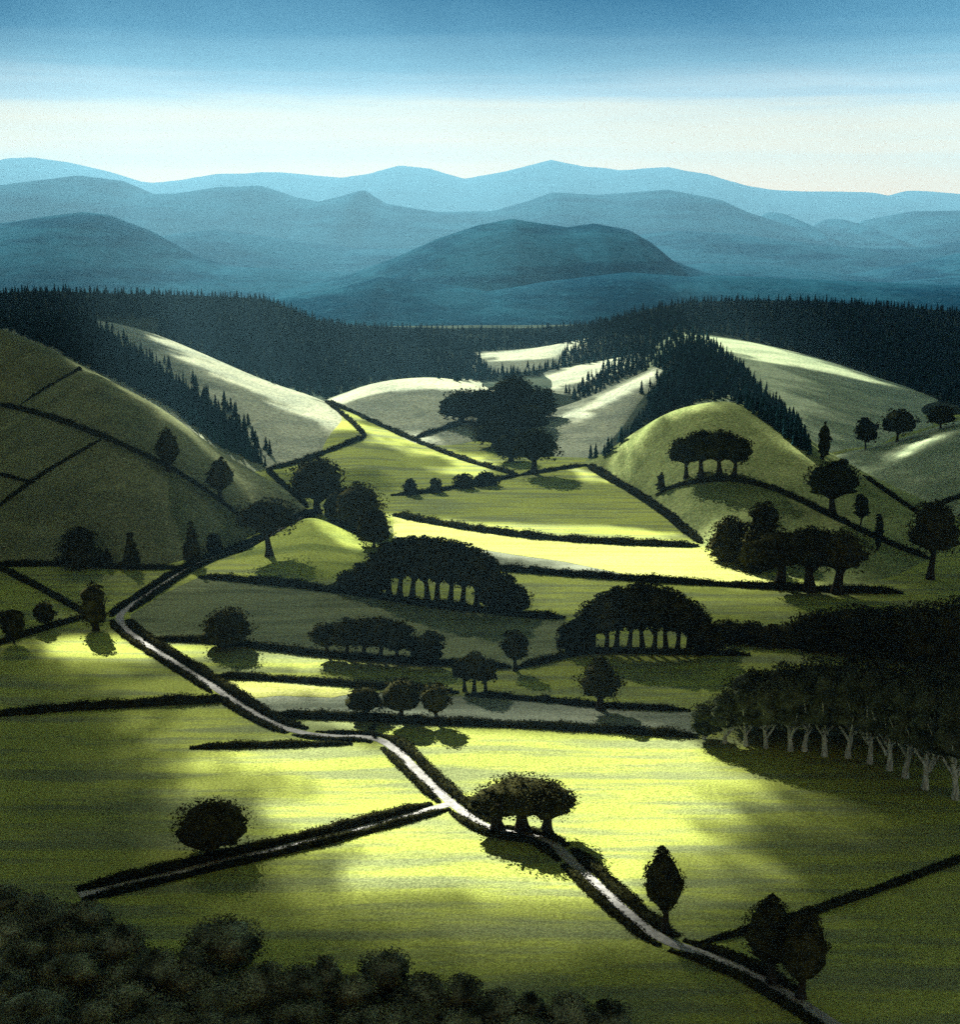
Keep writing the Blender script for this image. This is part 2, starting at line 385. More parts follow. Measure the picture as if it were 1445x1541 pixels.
def tube(pts, rad, k=7):
    pts = np.asarray(pts, float); V = []; F = []
    for i, (p, r) in enumerate(zip(pts, rad)):
        d = pts[min(i + 1, len(pts) - 1)] - pts[max(i - 1, 0)]; d = d / np.linalg.norm(d)
        u = np.cross(d, [0.3, 1, .1]); u /= np.linalg.norm(u); w = np.cross(d, u)
        for j in range(k):
            a = 2 * math.pi * j / k; V.append(p + r * (math.cos(a) * u + math.sin(a) * w))
    for i in range(len(pts) - 1):
        for j in range(k):
            F.append((i * k + j, i * k + (j + 1) % k, (i + 1) * k + (j + 1) % k, (i + 1) * k + j))
    return np.array(V), np.array(F)
def join(parts):
    V = []; F = []; o = 0
    for v, f in parts:
        V.append(v); F.append(f + o); o += len(v)
    return np.concatenate(V), np.concatenate(F)

def prof(kind, t):
    t = np.clip(t, 0, 1)
    if kind == 'dome':  return np.where(t > .32, np.sqrt(np.clip(1 - ((t - .32) / .68) ** 2, 0, 1)), np.sqrt(np.clip(1 - ((.32 - t) / .42) ** 2, 0, 1)))
    if kind == 'flat':  return np.where(t > .25, np.clip(1 - ((t - .25) / .75) ** 2.2, 0, 1) ** .6, (.62 + .38 * (t / .25)))
    if kind == 'round': return np.sqrt(np.clip(1 - (2 * t - 1) ** 2, 0, 1))
    if kind == 'leaf':  return np.where(t < .42, np.sin(np.clip(t / .42, 0, 1) * math.pi / 2) ** .62, np.clip(1 - ((t - .42) / .58) ** 1.75, 0, 1))
    if kind == 'column':return np.clip(1 - np.abs(2 * t - .9) ** 3.2, 0, 1) ** .7
    if kind == 'cone':  return np.clip(1 - t, 0, 1) ** .85 * (.5 + .5 * np.clip(t / .12, 0, 1))
    if kind == 'bush':  return np.sqrt(np.clip(1 - t ** 2.2, 0, 1))
    if kind == 'layer': return np.where(t < .3, .75 + .25 * t / .3, np.clip(1 - ((t - .3) / .7) ** 1.6, 0, 1)) * (.86 + .14 * np.sin(t * 22))
    return np.ones_like(t)

def crown(W, H0, H1, kind, leaf, n, rng, cx=0.0, depth=1.0, core=True, lump=.2):
    R0 = W / 2; Hc = H1 - H0
    nc = int(np.clip(n / 46, 14, 80))
    t = rng.uniform(0.02, 1, nc); r = prof(kind, t) * R0
    # bigger discs get more clumps
    keep = rng.uniform(0, 1, nc) < np.clip(.25 + r / R0, 0, 1); t = t[keep]; r = r[keep]
    a = rng.uniform(0, 2 * math.pi, len(t)); rad = np.where(rng.uniform(size=len(t)) < .6, rng.uniform(.88, 1.04, len(t)), np.sqrt(rng.uniform(.2, 1, len(t))))
    rc = np.minimum(lump * W * rng.uniform(.55, 1.45, len(t)), r * .75 + .05 * W)
    rr = np.maximum(r * 1.03 - rc * .85, 0) * rad
    cc = np.stack([rr * np.cos(a) + cx * t, depth * rr * np.sin(a), np.minimum(H0 + t * Hc, H1 - rc * .75)], 1)
    if kind == 'leaf' or kind == 'cone': cc[:, 2] = np.minimum(H0 + t * Hc, H1 - .35 * rc)
    idx = rng.integers(0, len(cc), n)
    d = unit(n, rng)
    d[:, 2] = np.where(rng.uniform(size=n) < .6, np.abs(d[:, 2]), d[:, 2])
    P = cc[idx] + d * rc[idx][:, None] * rng.uniform(.55, 1.02, n)[:, None] * np.array([1, 1, .85])
    P[:, 2] = np.maximum(P[:, 2], H0 * .94)
    # trim to the outline
    tt = (P[:, 2] - H0) / Hc; lim = prof(kind, tt) * R0 * 1.05 + .015 * W
    q = np.hypot(P[:, 0] - cx * np.clip(tt, 0, 1), P[:, 1] / depth); f = np.minimum(1, lim / np.maximum(q, 1e-6))
    P[:, 0] = cx * np.clip(tt, 0, 1) + (P[:, 0] - cx * np.clip(tt, 0, 1)) * f; P[:, 1] *= f
    parts = [leaves(P, d, leaf, rng)]
    if core:
        k, m = 14, 11; V = []
        for i in range(m):
            ti = .03 + .9 * i / (m - 1); rr_ = float(prof(kind, np.array(ti))) * R0 * (.8 if kind == 'leaf' else .68) if 0 < i < m - 1 else .01 * R0
            for j in range(k):
                aa = 2 * math.pi * j / k; q = rr_ * (1 + (.14 if kind == 'leaf' else .28) * (rng.uniform() - .5) * 2)
                V.append((cx * ti + q * math.cos(aa), depth * q * math.sin(aa), H0 + ti * Hc * .97))
        F = [(i * k + j, i * k + (j + 1) % k, (i + 1) * k + (j + 1) % k, (i + 1) * k + j) for i in range(m - 1) for j in range(k)]
        Fq = np.array([f for f in F[:(m - 1) * k]])
        parts.append((np.array(V), Fq))
    return join(parts)

def scale_at(P): return float((np.asarray(P) - CAM) @ FWD) / FPX
NTREE = [0]
def tree(px, py, top, w, kind, label, cat='tree', group=None, name='tree', bare=.22, dx=0, mat=None, bark=None, trunks=1, tr=.035, dens=1.0, Y=None, limbs=5, depth=1.0, lift=0, stems=True, lump=.21, wob=.02, low=.72):
    NTREE[0] += 1; rng = np.random.default_rng(1000 + NTREE[0])
    P = at(px, py) if Y is None else atY(px, py, Y)
    P = P.copy(); P[2] -= .12
    s = scale_at(P); H = (py - top) * s * 1.05; Wd = w * s * (1.14 if kind in ('dome', 'flat', 'round') else 1.1 if kind == 'leaf' else 1.04); cx = dx * s
    o = empty(name, P); tag(o, label, cat, group)
    H0 = H * bare
    leaf = 3.7 * s; n = int(np.clip(w * (py - top) * (1 - bare) * .44 / 4.0 * 4.2 * dens, 300, 5200))
    if stems:
        parts = []
        r0 = max(tr * Wd, .055 * H * .5 if kind != 'cone' else .02 * H)
        top_t = H0 + .55 * (H - H0)
        lean = cx * .35
        ph = rng.uniform(0, 6)
        zz = np.linspace(-.25, top_t, 8)
        pts = [(lean * max(z, 0) / top_t + wob * H * math.sin(ph + z / H * 5), wob * H * math.cos(ph + z / H * 4), z) for z in zz]
        pts[0] = (pts[1][0], pts[1][1], pts[0][2])
        rad = [r0 * (1.45 if i == 0 else 1.12 if i == 1 else 1) * (1 - .75 * i / 7) for i in range(8)]
        parts.append(tube(pts, rad))
        for i in range(limbs):
            a = 2 * math.pi * (i + rng.uniform(0, .6)) / limbs; zs = H0 * rng.uniform(low, 1.0) + .08 * (H - H0) * i / limbs
            R1 = .42 * Wd * float(prof(kind, np.array(.4)))
            b = np.array([lean * zs / top_t, 0, zs]); e = np.array([cx * .5 + R1 * math.cos(a), R1 * math.sin(a) * depth, H0 + (H - H0) * rng.uniform(.3, .6)])
            mid = b * .5 + e * .5 + np.array([0, 0, -.04 * H])
            parts.append(tube([b, mid, e], [r0 * .6, r0 * .4, r0 * .12], 5))
        v, f = join(parts)
        mesh('trunk', v, f, bark or M['bark'], o, smooth=True)
    v, f = crown(Wd, H0, H, kind, leaf, n, rng, cx, depth, lump=lump)
    mesh('crown', v, f, mat or M['leaf'], o)
    return o

def shrub(px, py, top, w, label, group=None, name='shrub', mat=None, Y=None, kind='bush', dens=1.0, cat='shrub', lump=.2):
    NTREE[0] += 1; rng = np.random.default_rng(1000 + NTREE[0])
    P = at(px, py) if Y is None else atY(px, py, Y)
    P = P.copy(); P[2] -= .15; s = scale_at(P); H = (py - top) * s * 1.08; Wd = w * s
    n = int(np.clip(w * (py - top) * .44 / 4.0 * 4.6 * dens, 260, 5200))
    v, f = crown(Wd, 0.0, H, kind, 3.9 * s, n, rng, 0, .9, lump=lump)
    o = mesh(name, v, f, mat or M['leaf'], None, loc=P); tag(o, label, cat, group)
    return o

# ------------------------------------------------------------------ hedges
def world_line(px):
    q = smooth_line(np.array(px, float), 2); L = np.linalg.norm(np.diff(q, axis=0), axis=1).sum()
    q = resample(q, max(6, int(L / 4)))
    W_ = np.array([at(*a) for a in q])
    good = [0]
    for i in range(1, len(W_)):
        if np.linalg.norm(W_[i] - W_[good[-1]]) < 30: good.append(i)
    return W_[good]
def hedge(line, label, h=1.8, w=2.2, world=False, mat=None, seedk=[0], name='hedge', cat='hedge', dens=1.0, lat=True):
    seedk[0] += 1; rng = np.random.default_rng(5000 + seedk[0])
    Lw = np.asarray(line, float) if world else world_line(line)
    ln = np.linalg.norm(np.diff(Lw[:, :2], axis=0), axis=1).sum()
    n = max(8, int(ln / 1.2)); P = resample(Lw, n)
    if len(P) > 12 and not world:
        for _ in range(2): P[1:-1] = .25 * P[:-2] + .5 * P[1:-1] + .25 * P[2:]
    T = np.gradient(P, axis=0); T[:, 2] = 0; T /= np.linalg.norm(T, axis=1, keepdims=True) + 1e-9
    N = np.stack([-T[:, 1], T[:, 0], 0 * T[:, 0]], 1)
    sarr = np.cumsum(np.concatenate([[0], np.linalg.norm(np.diff(P, axis=0), axis=1)]))
    hv = h * (1 + .42 * fbm(sarr / 3.0, sarr * 0, seedk[0], 3) + .25 * fbm(sarr / 14, sarr * 0 + 9, seedk[0], 2))
    wv = w * (1.08 + .36 * fbm(sarr / 4, sarr * 0 + 4, seedk[0], 3))
    edge = np.clip(np.minimum(sarr, sarr[-1] - sarr) / min(5.0, .3 * sarr[-1]), .18, 1) ** .7
    hv = hv * edge; wv = wv * (.4 + .6 * edge)
    cs = [(-.5, -.25), (-.46, .45), (-.24, .86), (0, .92), (.24, .86), (.46, .45), (.5, -.25)]
    G = np.stack([P + N * (c * wv * .82)[:, None] + np.array([0, 0, 1]) * (z * hv * .88)[:, None] for c, z in cs], 1)
    F = grid_faces(n, 7)
    caps = np.array([[0, 1, 5, 6], [1, 2, 4, 5]]); caps2 = caps + (n - 1) * 7
    parts = [(G.reshape(-1, 3), np.concatenate([F, caps, caps2[:, ::-1]]))]
    sc = scale_at(P.mean(0)); leaf = max(2.6 * sc, .34)
    m = int(np.clip(ln * (w + 2 * h) / leaf ** 2 * 1.5 * dens, 60, 16000))
    k = rng.uniform(0, n - 1.001, m); i = k.astype(int); f = (k - i)[:, None]
    base = P[i] * (1 - f) + P[i + 1] * f; Nn = N[i]
    a = rng.uniform(-.15, math.pi + .15, m)
    rr = rng.uniform(.8, 1.16, m)
    ca, sa = np.cos(a) * rr, np.sin(a) * rr
    C = base + Nn * (ca * .5 * wv[i])[:, None] + np.array([0, 0, 1]) * (np.maximum(sa, -.1) * hv[i] * .97)[:, None]
    nr = Nn * ca[:, None] + np.array([0, 0, 1]) * sa[:, None]
    parts.append(leaves(C, nr, leaf, rng))
    v, fc = join(parts)
    c0 = P.mean(0); c0[2] = P[:, 2].min()
    o = mesh(name, v - c0, fc, mat or M['hedge'], None, loc=c0); tag(o, label, cat, 'hedges between the fields')
    return o

# ------------------------------------------------------------------ lanes
def ground_line(px, it=3, step=1.5):
    q = smooth_line(np.array(px, float), it); Wd = np.array([onz(*a) for a in q])
    L = np.linalg.norm(np.diff(Wd, axis=0), axis=1).sum(); Wd = resample(Wd, int(L / step))
    Wd[:, 2] = gz(Wd[:, 0], Wd[:, 1]); return Wd
def ribbon(name, Lw, w, mat, dz=.06):
    T = np.gradient(Lw, axis=0); T[:, 2] = 0; T /= np.linalg.norm(T, axis=1, keepdims=True); N = np.stack([-T[:, 1], T[:, 0], 0 * T[:, 0]], 1)
    cols = []
    for c in (-.5, -.17, .17, .5):
        p = Lw + N * c * w; p[:, 2] = gz(p[:, 0], p[:, 1]) + dz + (.03 if abs(c) < .2 else 0); cols.append(p)
    G = np.stack(cols, 1)
    F = grid_faces(len(Lw), 4)
    o = mesh(name, G.reshape(-1, 3), F[:, ::-1] if False else F, mat, smooth=True); tag(o, kind='structure')
    return N
MAIN = [(478, 768), (440, 786), (400, 806), (350, 828), (290, 855), (235, 887), (190, 914), (176, 930), (190, 950), (250, 987), (330, 1036), (400, 1082), (450, 1104), (500, 1111), (560, 1112), (592, 1128), (625, 1160), (680, 1206), (730, 1243), (760, 1251), (800, 1255), (830, 1266), (865, 1298), (920, 1350), (975, 1398), (1010, 1419), (1060, 1435), (1130, 1465), (1190, 1500), (1260, 1545), (1330, 1590)]
SIDE = [(680, 1206), (650, 1214), (600, 1228), (500, 1256), (400, 1280), (300, 1302), (200, 1325), (118, 1343)]
Lm = ground_line(MAIN); Ls = ground_line(SIDE)
LW = 2.0
Nm = ribbon('lane', Lm, LW, M['lane']); Ns = ribbon('lane', Ls, LW * .95, M['lane'], .055)
def nearest(L, P): return int(np.argmin(np.linalg.norm(L[:, :2] - P[:2], axis=1)))
def seg(L, N, a, b, side, off=2.25):
    i0, i1 = nearest(L, onz(*a)), nearest(L, onz(*b)); i0, i1 = min(i0, i1), max(i0, i1)
    p = L[i0:i1 + 1] + N[i0:i1 + 1] * side * off; p[:, 2] = gz(p[:, 0], p[:, 1]) - .05; return p
# which side of the lane is the far/right one on screen
t0 = nearest(Lm, onz(640, 1172)); rs = 1.0 if (Nm[t0][0] > 0) else -1.0
ss = 1.0 if Ns[len(Ns) // 2][1] > 0 else -1.0
elb = nearest(Lm, onz(176, 930))
def lane_hedge(a, b, side, label, h=1.25, w=1.9, off=1.95):
    hedge(seg(Lm, Nm, a, b, side, off), label, world=True, h=h, w=w)
lane_hedge((478, 768), (182, 921), rs, 'dark hedge on the field side of the climbing lane, along the green knoll')
lane_hedge((478, 768), (177, 928), -rs, 'dark hedge on the hill side of the climbing lane, under the left hill', off=2.2, w=2.2)
lane_hedge((176, 932), (330, 1036), -rs, 'dark hedge left of the pale lane just below its sharp bend', h=1.0)
lane_hedge((178, 934), (450, 1100), rs, 'thick hedge right of the pale lane below its sharp bend, beside sunny strips', h=1.5, w=2.6, off=2.3)
lane_hedge((335, 1040), (440, 1100), -rs, 'dark hedge on the near side of the lane just before its level stretch', h=1.0)
lane_hedge((450, 1104), (575, 1117), -rs, 'low hedge along the near side of the short level stretch of lane', h=.9, w=1.7)
lane_hedge((465, 1106), (560, 1112), rs, 'low hedge along the far side of the short level stretch of lane', h=.9, w=1.5)
lane_hedge((590, 1126), (672, 1200), -rs, 'dark hedge left of the white lane just above the fork', h=1.0)
lane_hedge((570, 1114), (735, 1243), rs, 'thick dark hedge right of the white lane, ending at the three joined trees', h=1.3, w=2.4, off=2.2)
lane_hedge((692, 1216), (860, 1294), -rs, 'dark hedge on the near side of the lane below the three joined trees', h=1.0)
lane_hedge((740, 1247), (840, 1275), rs, 'thick hedge under the three trees with a joined crown', h=.9, w=2.0)
lane_hedge((845, 1280), (1005, 1416), rs, 'thick dark hedge right of the lane up to the single pointed tree', h=1.4, w=2.6, off=2.3)
lane_hedge((865, 1298), (1005, 1416), -rs, 'ragged dark hedge left of the lane opposite the single pointed tree', h=1.1)
lane_hedge((1012, 1420), (1190, 1500), rs, 'grassy dark hedge right of the lane, under the pair of pointed trees', h=1.1, w=2.2)
lane_hedge((1012, 1420), (1300, 1570), -rs, 'dark hedge on the near side of the lane in the bottom right corner', h=.9, w=1.9)
hedge(seg(Ls, Ns, (655, 1213), (122, 1342), ss, 2.1), 'thick hedge along the far side of the straight side lane', world=True, h=1.2, w=2.5)
hedge(seg(Ls, Ns, (665, 1211), (122, 1342), -ss, 1.9), 'dark hedge along the near side of the straight side lane', world=True, h=.95, w=1.9)

HEDGES = [
 ([(-30, 1078), (50, 1072), (100, 1068), (220, 1060), (345, 1054)], 'long level dark hedge from the left edge to the lane, between two wide fields', 1.6, 2.8),
 ([(285, 1126), (330, 1124), (420, 1122), (530, 1119)], 'dark hedge below the level stretch of lane, above the big sunny field', 1.0, 2.4),
 ([(318, 1019), (400, 1021), (500, 1029), (600, 1037), (690, 1043)], 'dark hedge along the top of the cream strip field right of the lane', 1.5, 2.4),
 ([(216, 963), (300, 964), (400, 976), (500, 988), (600, 996), (700, 1001), (770, 1005)], 'dark hedge from the lane bend past the rounded tree to the five trees', 1.6, 2.4),
 ([(775, 1007), (830, 993), (890, 980), (960, 982), (1070, 985), (1130, 986)], 'dark hedge curving under the domed copse', 1.5, 2.2),
 ([(405, 1077), (550, 1082), (640, 1088), (700, 1089), (850, 1096), (950, 1102), (1050, 1109)], 'long dark hedge along the upper edge of the big sunny field', 1.7, 2.8),
 ([(700, 1046), (780, 1052), (850, 1058), (900, 1064), (1040, 1070)], 'dark hedge passing under the spreading tree with layered boughs', 1.4, 2.2),
 ([(592, 776), (640, 785), (700, 796), (780, 807), (850, 813), (950, 819), (1052, 822)], 'black hedge across the upper bright field, ending at the foot of the spur', 2.1, 3.0),
 ([(735, 856), (800, 862), (900, 869), (980, 875), (1060, 879), (1170, 886), (1300, 891), (1360, 893)], 'dark hedge below the bright stubble strip, under three big trees', 2.0, 2.8),
 ([(300, 869), (360, 873), (430, 880), (520, 891), (640, 910), (740, 922), (850, 931)], 'broad dark hedge under the knoll and the long copse', 1.8, 4.0),
 ([(886, 702), (950, 737), (1000, 771), (1056, 818)], 'dark hedge climbing the left edge of the spur with the tree clump', 2.0, 2.8),
 ([(588, 746), (650, 741), (700, 731), (780, 716)], 'dark hedge with bushes along the foot of the middle field', 1.7, 2.6),
 ([(780, 716), (830, 708), (884, 700)], 'short dark hedge linking the valley tree to the spur', 1.5, 2.4),
 ([(496, 606), (530, 621), (560, 636), (620, 661), (690, 691), (780, 716)], 'thin dark hedge on the crest between the grey field and the middle field', 1.8, 2.4),
 ([(549, 658), (520, 670), (490, 682), (430, 702), (402, 707)], 'dark hedge along the foot of the pale left hill', 1.9, 2.4),
 ([(490, 605), (520, 628), (536, 642), (549, 656)], 'short dark hedge round the nose of the pale left hill', 1.8, 2.2),
 ([(622, 660), (660, 648), (692, 640)], 'short dark hedge from the grove across the grey field', 1.8, 2.2),
 ([(988, 745), (1010, 734), (1040, 727), (1100, 720), (1170, 736), (1250, 776), (1330, 816), (1400, 842)], 'long dark hedge curving over the spur under the tree clump', 1.6, 2.2),
 ([(-20, 606), (40, 618), (100, 636), (180, 668), (260, 706), (320, 745), (362, 778)], 'dark hedge running down the left hill beside two pointed trees', 1.4, 2.0),
 ([(30, 609), (80, 578), (120, 556)], 'faint dark hedge near the top of the left hill', 1.1, 1.5),
 ([(-10, 768), (50, 722), (100, 692), (152, 662)], 'dark hedge rising across the left hill below the long hedge', 1.2, 1.7),
 ([(-10, 712), (30, 722), (52, 727)], 'short faint hedge at the left edge of the hillside', 1.0, 1.4),
 ([(-20, 850), (60, 849), (110, 850), (200, 857), (268, 855)], 'dark hedge at the foot of the left hill under the dark bushes', 1.4, 2.4),
 ([(-20, 845), (20, 866), (60, 886), (100, 908), (132, 926)], 'dark hedge slanting from the left edge to the blocky tree', 1.3, 2.2),
 ([(-20, 975), (40, 955), (90, 940), (130, 928)], 'dark hedge rising from the left edge past two small trees', 1.4, 2.4),
 ([(1243, 706), (1290, 692), (1330, 678), (1400, 653), (1460, 637)], 'dark hedge along the crest of the small far right slope', 1.6, 2.2),
 ([(1300, 716), (1340, 745), (1388, 777)], 'thin dark hedge down the right hillside', 1.4, 2.0),
 ([(1390, 775), (1420, 757), (1460, 742)], 'thin dark hedge rising to the right edge of the hillside', 1.2, 1.8),
 ([(1052, 1421), (1090, 1411), (1130, 1401), (1190, 1384), (1240, 1368), (1320, 1341), (1400, 1311), (1470, 1285)], 'dark hedge running behind the pair of pointed trees to the right edge', 1.0, 1.6),
 ([(402, 708), (430, 735), (462, 764)], 'dark hedge on the right shoulder of the left hill', 1.6, 2.2),
 ([(566, 1090), (556, 1100), (566, 1112)], 'short scrubby hedge crossing the narrow strip above the lane', .8, 1.0),
]
for ln, lb, h, w in HEDGES: hedge(ln, lb, h, w)
# ------------------------------------------------------------------ trees that stand alone
LF = M['leaf_far']
tree(318, 1281, 1203, 118, 'dome', 'broad round dark tree standing alone on the straight side lane', bare=.16, dx=4, tr=.05)
g = 'three trees with a joined crown by the lane'
tree(748, 1246, 1188, 96, 'flat', 'left, lowest tree of the three with a joined crown by the lane', group=g, bare=.46, dx=-8, tr=.1, dens=1.4)
tree(784, 1249, 1170, 124, 'flat', 'middle, tallest tree of the three with a joined crown by the lane', group=g, bare=.46, dx=2, tr=.08, dens=1.4)
tree(822, 1253, 1177, 92, 'flat', 'right tree of the three with a joined crown, its foliage hanging low', group=g, bare=.40, dx=5, tr=.09, dens=1.4)
tree(1000, 1402, 1268, 60, 'leaf', 'single pointed leaf shaped tree right of the lane', bare=.26, dx=-7, tr=.09, dens=1.5)
g = 'pair of pointed trees at lower right'
tree(1160, 1478, 1341, 86, 'leaf', 'left, broader tree of the pointed pair at lower right', group=g, bare=.22, dx=-3, tr=.08, dens=1.5)
tree(1204, 1502, 1356, 74, 'leaf', 'right, narrower tree of the pointed pair at lower right', group=g, bare=.2, dx=6, tr=.09, dens=1.5)
tree(142, 948, 875, 50, 'column', 'blocky upright dark tree beside the sharp bend of the lane', bare=.1, dx=0, tr=.1)
tree(340, 973, 914, 78, 'dome', 'rounded tree leaning right beside the hedge between the lane bend and the row of five', bare=.06, dx=8, tr=.06)
tree(68, 945, 903, 36, 'round', 'small round tree on the hedge at the left edge, the right one of two', bare=.2, group='two small trees at the left edge')
tree(20, 968, 912, 40, 'round', 'small round tree nearest the left edge of the hedge', bare=.15, group='two small trees at the left edge')
tree(404, 836, 752, 100, 'flat', 'wide tree on a short trunk at the upper side of the green knoll', bare=.46, dx=-6, tr=.05)
shrub(122, 852, 796, 86, 'widest dark bushy dome at the foot of the left hill', group='dark bushes at the foot of the left hill')
shrub(162, 854, 826, 20, 'narrow little bush between the dark dome and the pointed conifer', group='dark bushes at the foot of the left hill')
shrub(322, 830, 799, 32, 'small round bush beside the climbing lane, right of the conifer', group='dark bushes at the foot of the left hill')
g = 'two small dark conifers at the foot of the left hill'
tree(197, 856, 798, 40, 'cone', 'squat dark conifer right of the dark bushy dome', group=g, name='conifer', cat='conifer', bare=.04, mat=M['leaf'])
tree(289, 850, 783, 42, 'cone', 'taller pointed dark conifer beside the climbing lane', group=g, name='conifer', cat='conifer', bare=.04, mat=M['leaf'])
g = 'two pointed trees on the left hillside'
tree(254, 709, 644, 38, 'leaf', 'upper, pointed oval tree on the left hillside hedge', group=g, bare=.14, dx=-2, tr=.08)
tree(329, 751, 690, 44, 'leaf', 'lower, wider oval tree on the left hillside hedge', group=g, bare=.2, dx=6, tr=.08)
g = 'dark trees where the lane meets the hill'
tree(478, 772, 691, 92, 'dome', 'large rounded tree at the top of the lane, left of its dark group', group=g, bare=.25, tr=.06)
tree(538, 796, 728, 86, 'dome', 'large low rounded tree at the top of the lane, next to the bright field', group=g, bare=.06)
tree(512, 790, 735, 56, 'dome', 'small tree squeezed between two large rounded ones at the top of the lane', group=g, bare=.1)
tree(562, 822, 765, 58, 'dome', 'lowest tree of the dark group at the top of the lane, above the knoll ridge', group=g, bare=.08)

ORD = ['first', 'second', 'third', 'fourth', 'fifth', 'sixth', 'seventh', 'eighth', 'ninth', 'tenth', 'eleventh', 'twelfth', 'thirteenth', 'fourteenth', 'fifteenth', 'sixteenth']
def nth(i, n): return 'leftmost' if i == 0 else 'rightmost' if i == n - 1 else ORD[i]
# the long copse
cx_ = [527, 546, 565, 584, 603, 622, 641, 660, 679, 698, 717, 738, 757, 778]; tp = [858, 846, 832, 818, 811, 808, 808, 810, 814, 818, 826, 838, 860, 880]; bs = [889, 891, 894, 896, 899, 902, 905, 908, 911, 914, 916, 918, 920, 921]
for i, (x, t_, b) in enumerate(zip(cx_, tp, bs)):
    edge = i < 3 or i > 10
    tree(x, b, t_, 58 if not edge else 46, 'dome', f'{nth(i, 14)} tree from the left in the long copse on the broad hedge' if 0 < i < 13 else f'{nth(i, 14)} low tree of the long copse on the broad hedge', group='trees of the long copse', bare=.04 if edge else .36, tr=.075, dens=1.5, lump=.2)
# row of trees below it
for i, (x, b, t_, w) in enumerate([(492, 987, 938, 54), (522, 990, 931, 62), (548, 992, 928, 64), (573, 994, 929, 62), (598, 998, 934, 60)]):
    tree(x, b, t_, w, 'flat' if i else 'round', f'{nth(i, 5)} of the five trees with touching crowns on the hedge below the long copse', group='row of five trees with touching crowns', bare=.34, tr=.06)
tree(643, 1002, 951, 60, 'dome', 'low wide tree at the right end of the row of five', bare=.22)
for i, (x, b, t_, w, kd) in enumerate([(549, 1080, 1032, 62, 'dome'), (604, 1086, 1020, 62, 'dome'), (655, 1089, 1028, 50, 'round')]):
    tree(x, b, t_, w, kd, ['left, widest tree of three on the hedge above the sunny field', 'middle, tallest tree of three on the hedge above the sunny field', 'right, round tree of three on the hedge above the sunny field'][i], group='three trees on the hedge above the sunny field', bare=.3, tr=.07)
for i, (x, b, t_, w) in enumerate([(700, 1040, 986, 42), (715, 1043, 980, 46), (730, 1042, 990, 42)]):
    tree(x, b, t_, w, 'dome', f'{["left", "middle", "right"][i]} tree of the tight rounded trio right of the row of five', group='tight rounded trio', bare=.36, tr=.07)
tree(776, 1009, 949, 46, 'round', 'small lollipop shaped tree alone left of the domed copse', bare=.3, tr=.07)
cx_ = [858, 876, 894, 912, 930, 948, 966, 984, 1002, 1020, 1038, 1056, 1070]; tp = [936, 920, 904, 892, 884, 878, 876, 878, 884, 893, 905, 922, 940]
for i, (x, t_) in enumerate(zip(cx_, tp)):
    edge = i < 2 or i > 10
    tree(x, 979 + (i % 2) * 4, t_, 56 if not edge else 44, 'dome', f'{nth(i, 13)} tree of the domed copse above the spreading tree', group='trees of the domed copse', bare=.04 if edge else .36, tr=.07, dens=1.5, lump=.2)
tree(902, 1068, 988, 90, 'layer', 'spreading tree with layered boughs standing below the domed copse', bare=.28, tr=.07)
for i, (x, b, t_, w) in enumerate([(1175, 884, 798, 98), (1218, 889, 794, 96), (1262, 893, 800, 94)]):
    tree(x, b, t_, w, 'flat' if i == 1 else 'dome', f'{["left", "middle", "right"][i]} of three thick trunked trees on the hedge below the spur', group='three thick trunked trees below the spur', bare=.42, tr=.085)
shrub(1100, 842, 780, 88, 'wide dark bush at the foot of the spur, left of the tall round tree', name='bush', cat='bush', group='bushes at the foot of the spur')
tree(1150, 832, 757, 50, 'round', 'round tree rising behind the wide dark bush at the foot of the spur', bare=.25)
shrub(1136, 856, 800, 70, 'lower dark bush in front of the round tree at the foot of the spur', name='bush', cat='bush', group='bushes at the foot of the spur')
g = 'tree clump on the spur'
for i, (x, b, t_, w) in enumerate([(1032, 719, 660, 54), (1056, 716, 650, 64), (1082, 714, 649, 66), (1106, 716, 657, 56)]):
    tree(x, b, t_, w, 'dome', f'{["leftmost", "second", "third", "rightmost"][i]} tree from the left in the clump on top of the spur' if i in (1, 2) else f'{["leftmost", "", "", "rightmost"][i]} tree in the clump on top of the spur', group=g, bare=.36, tr=.06, mat=LF)
shrub(995, 738, 712, 16, 'tiny round bush on the hedge left of the clump on the spur', cat='bush', name='bush')
tree(1252, 773, 698, 86, 'dome', 'large tree with a thick crown on the right slope of the spur', bare=.36, tr=.06, mat=LF)
tree(1296, 796, 742, 26, 'column', 'slim tree right below the large tree on the right slope of the spur', bare=.3, mat=LF)
tree(1322, 828, 768, 15, 'column', 'thin upright conifer on the right slope of the spur', name='conifer', cat='conifer', bare=.05, mat=LF)
tree(1402, 872, 756, 84, 'dome', 'large dark tree near the right edge at the foot of the right hillside', bare=.36, tr=.06)
tree(1240, 692, 635, 22, 'column', 'narrow upright conifer at the corner of the far right field', name='conifer', cat='conifer', bare=.05, mat=LF)
for i, (x, b, t_, w) in enumerate([(1303, 676, 630, 38), (1352, 664, 616, 54), (1416, 645, 612, 48)]):
    tree(x, b, t_, w, 'dome', ['left, smallest rounded tree on the crest of the far right slope', 'middle, widest tree on the crest of the far right slope', 'right tree on the crest of the far right slope, nearest the edge'][i], group='three trees on the far right slope', bare=.25, mat=LF)
g = 'trees of the valley grove'
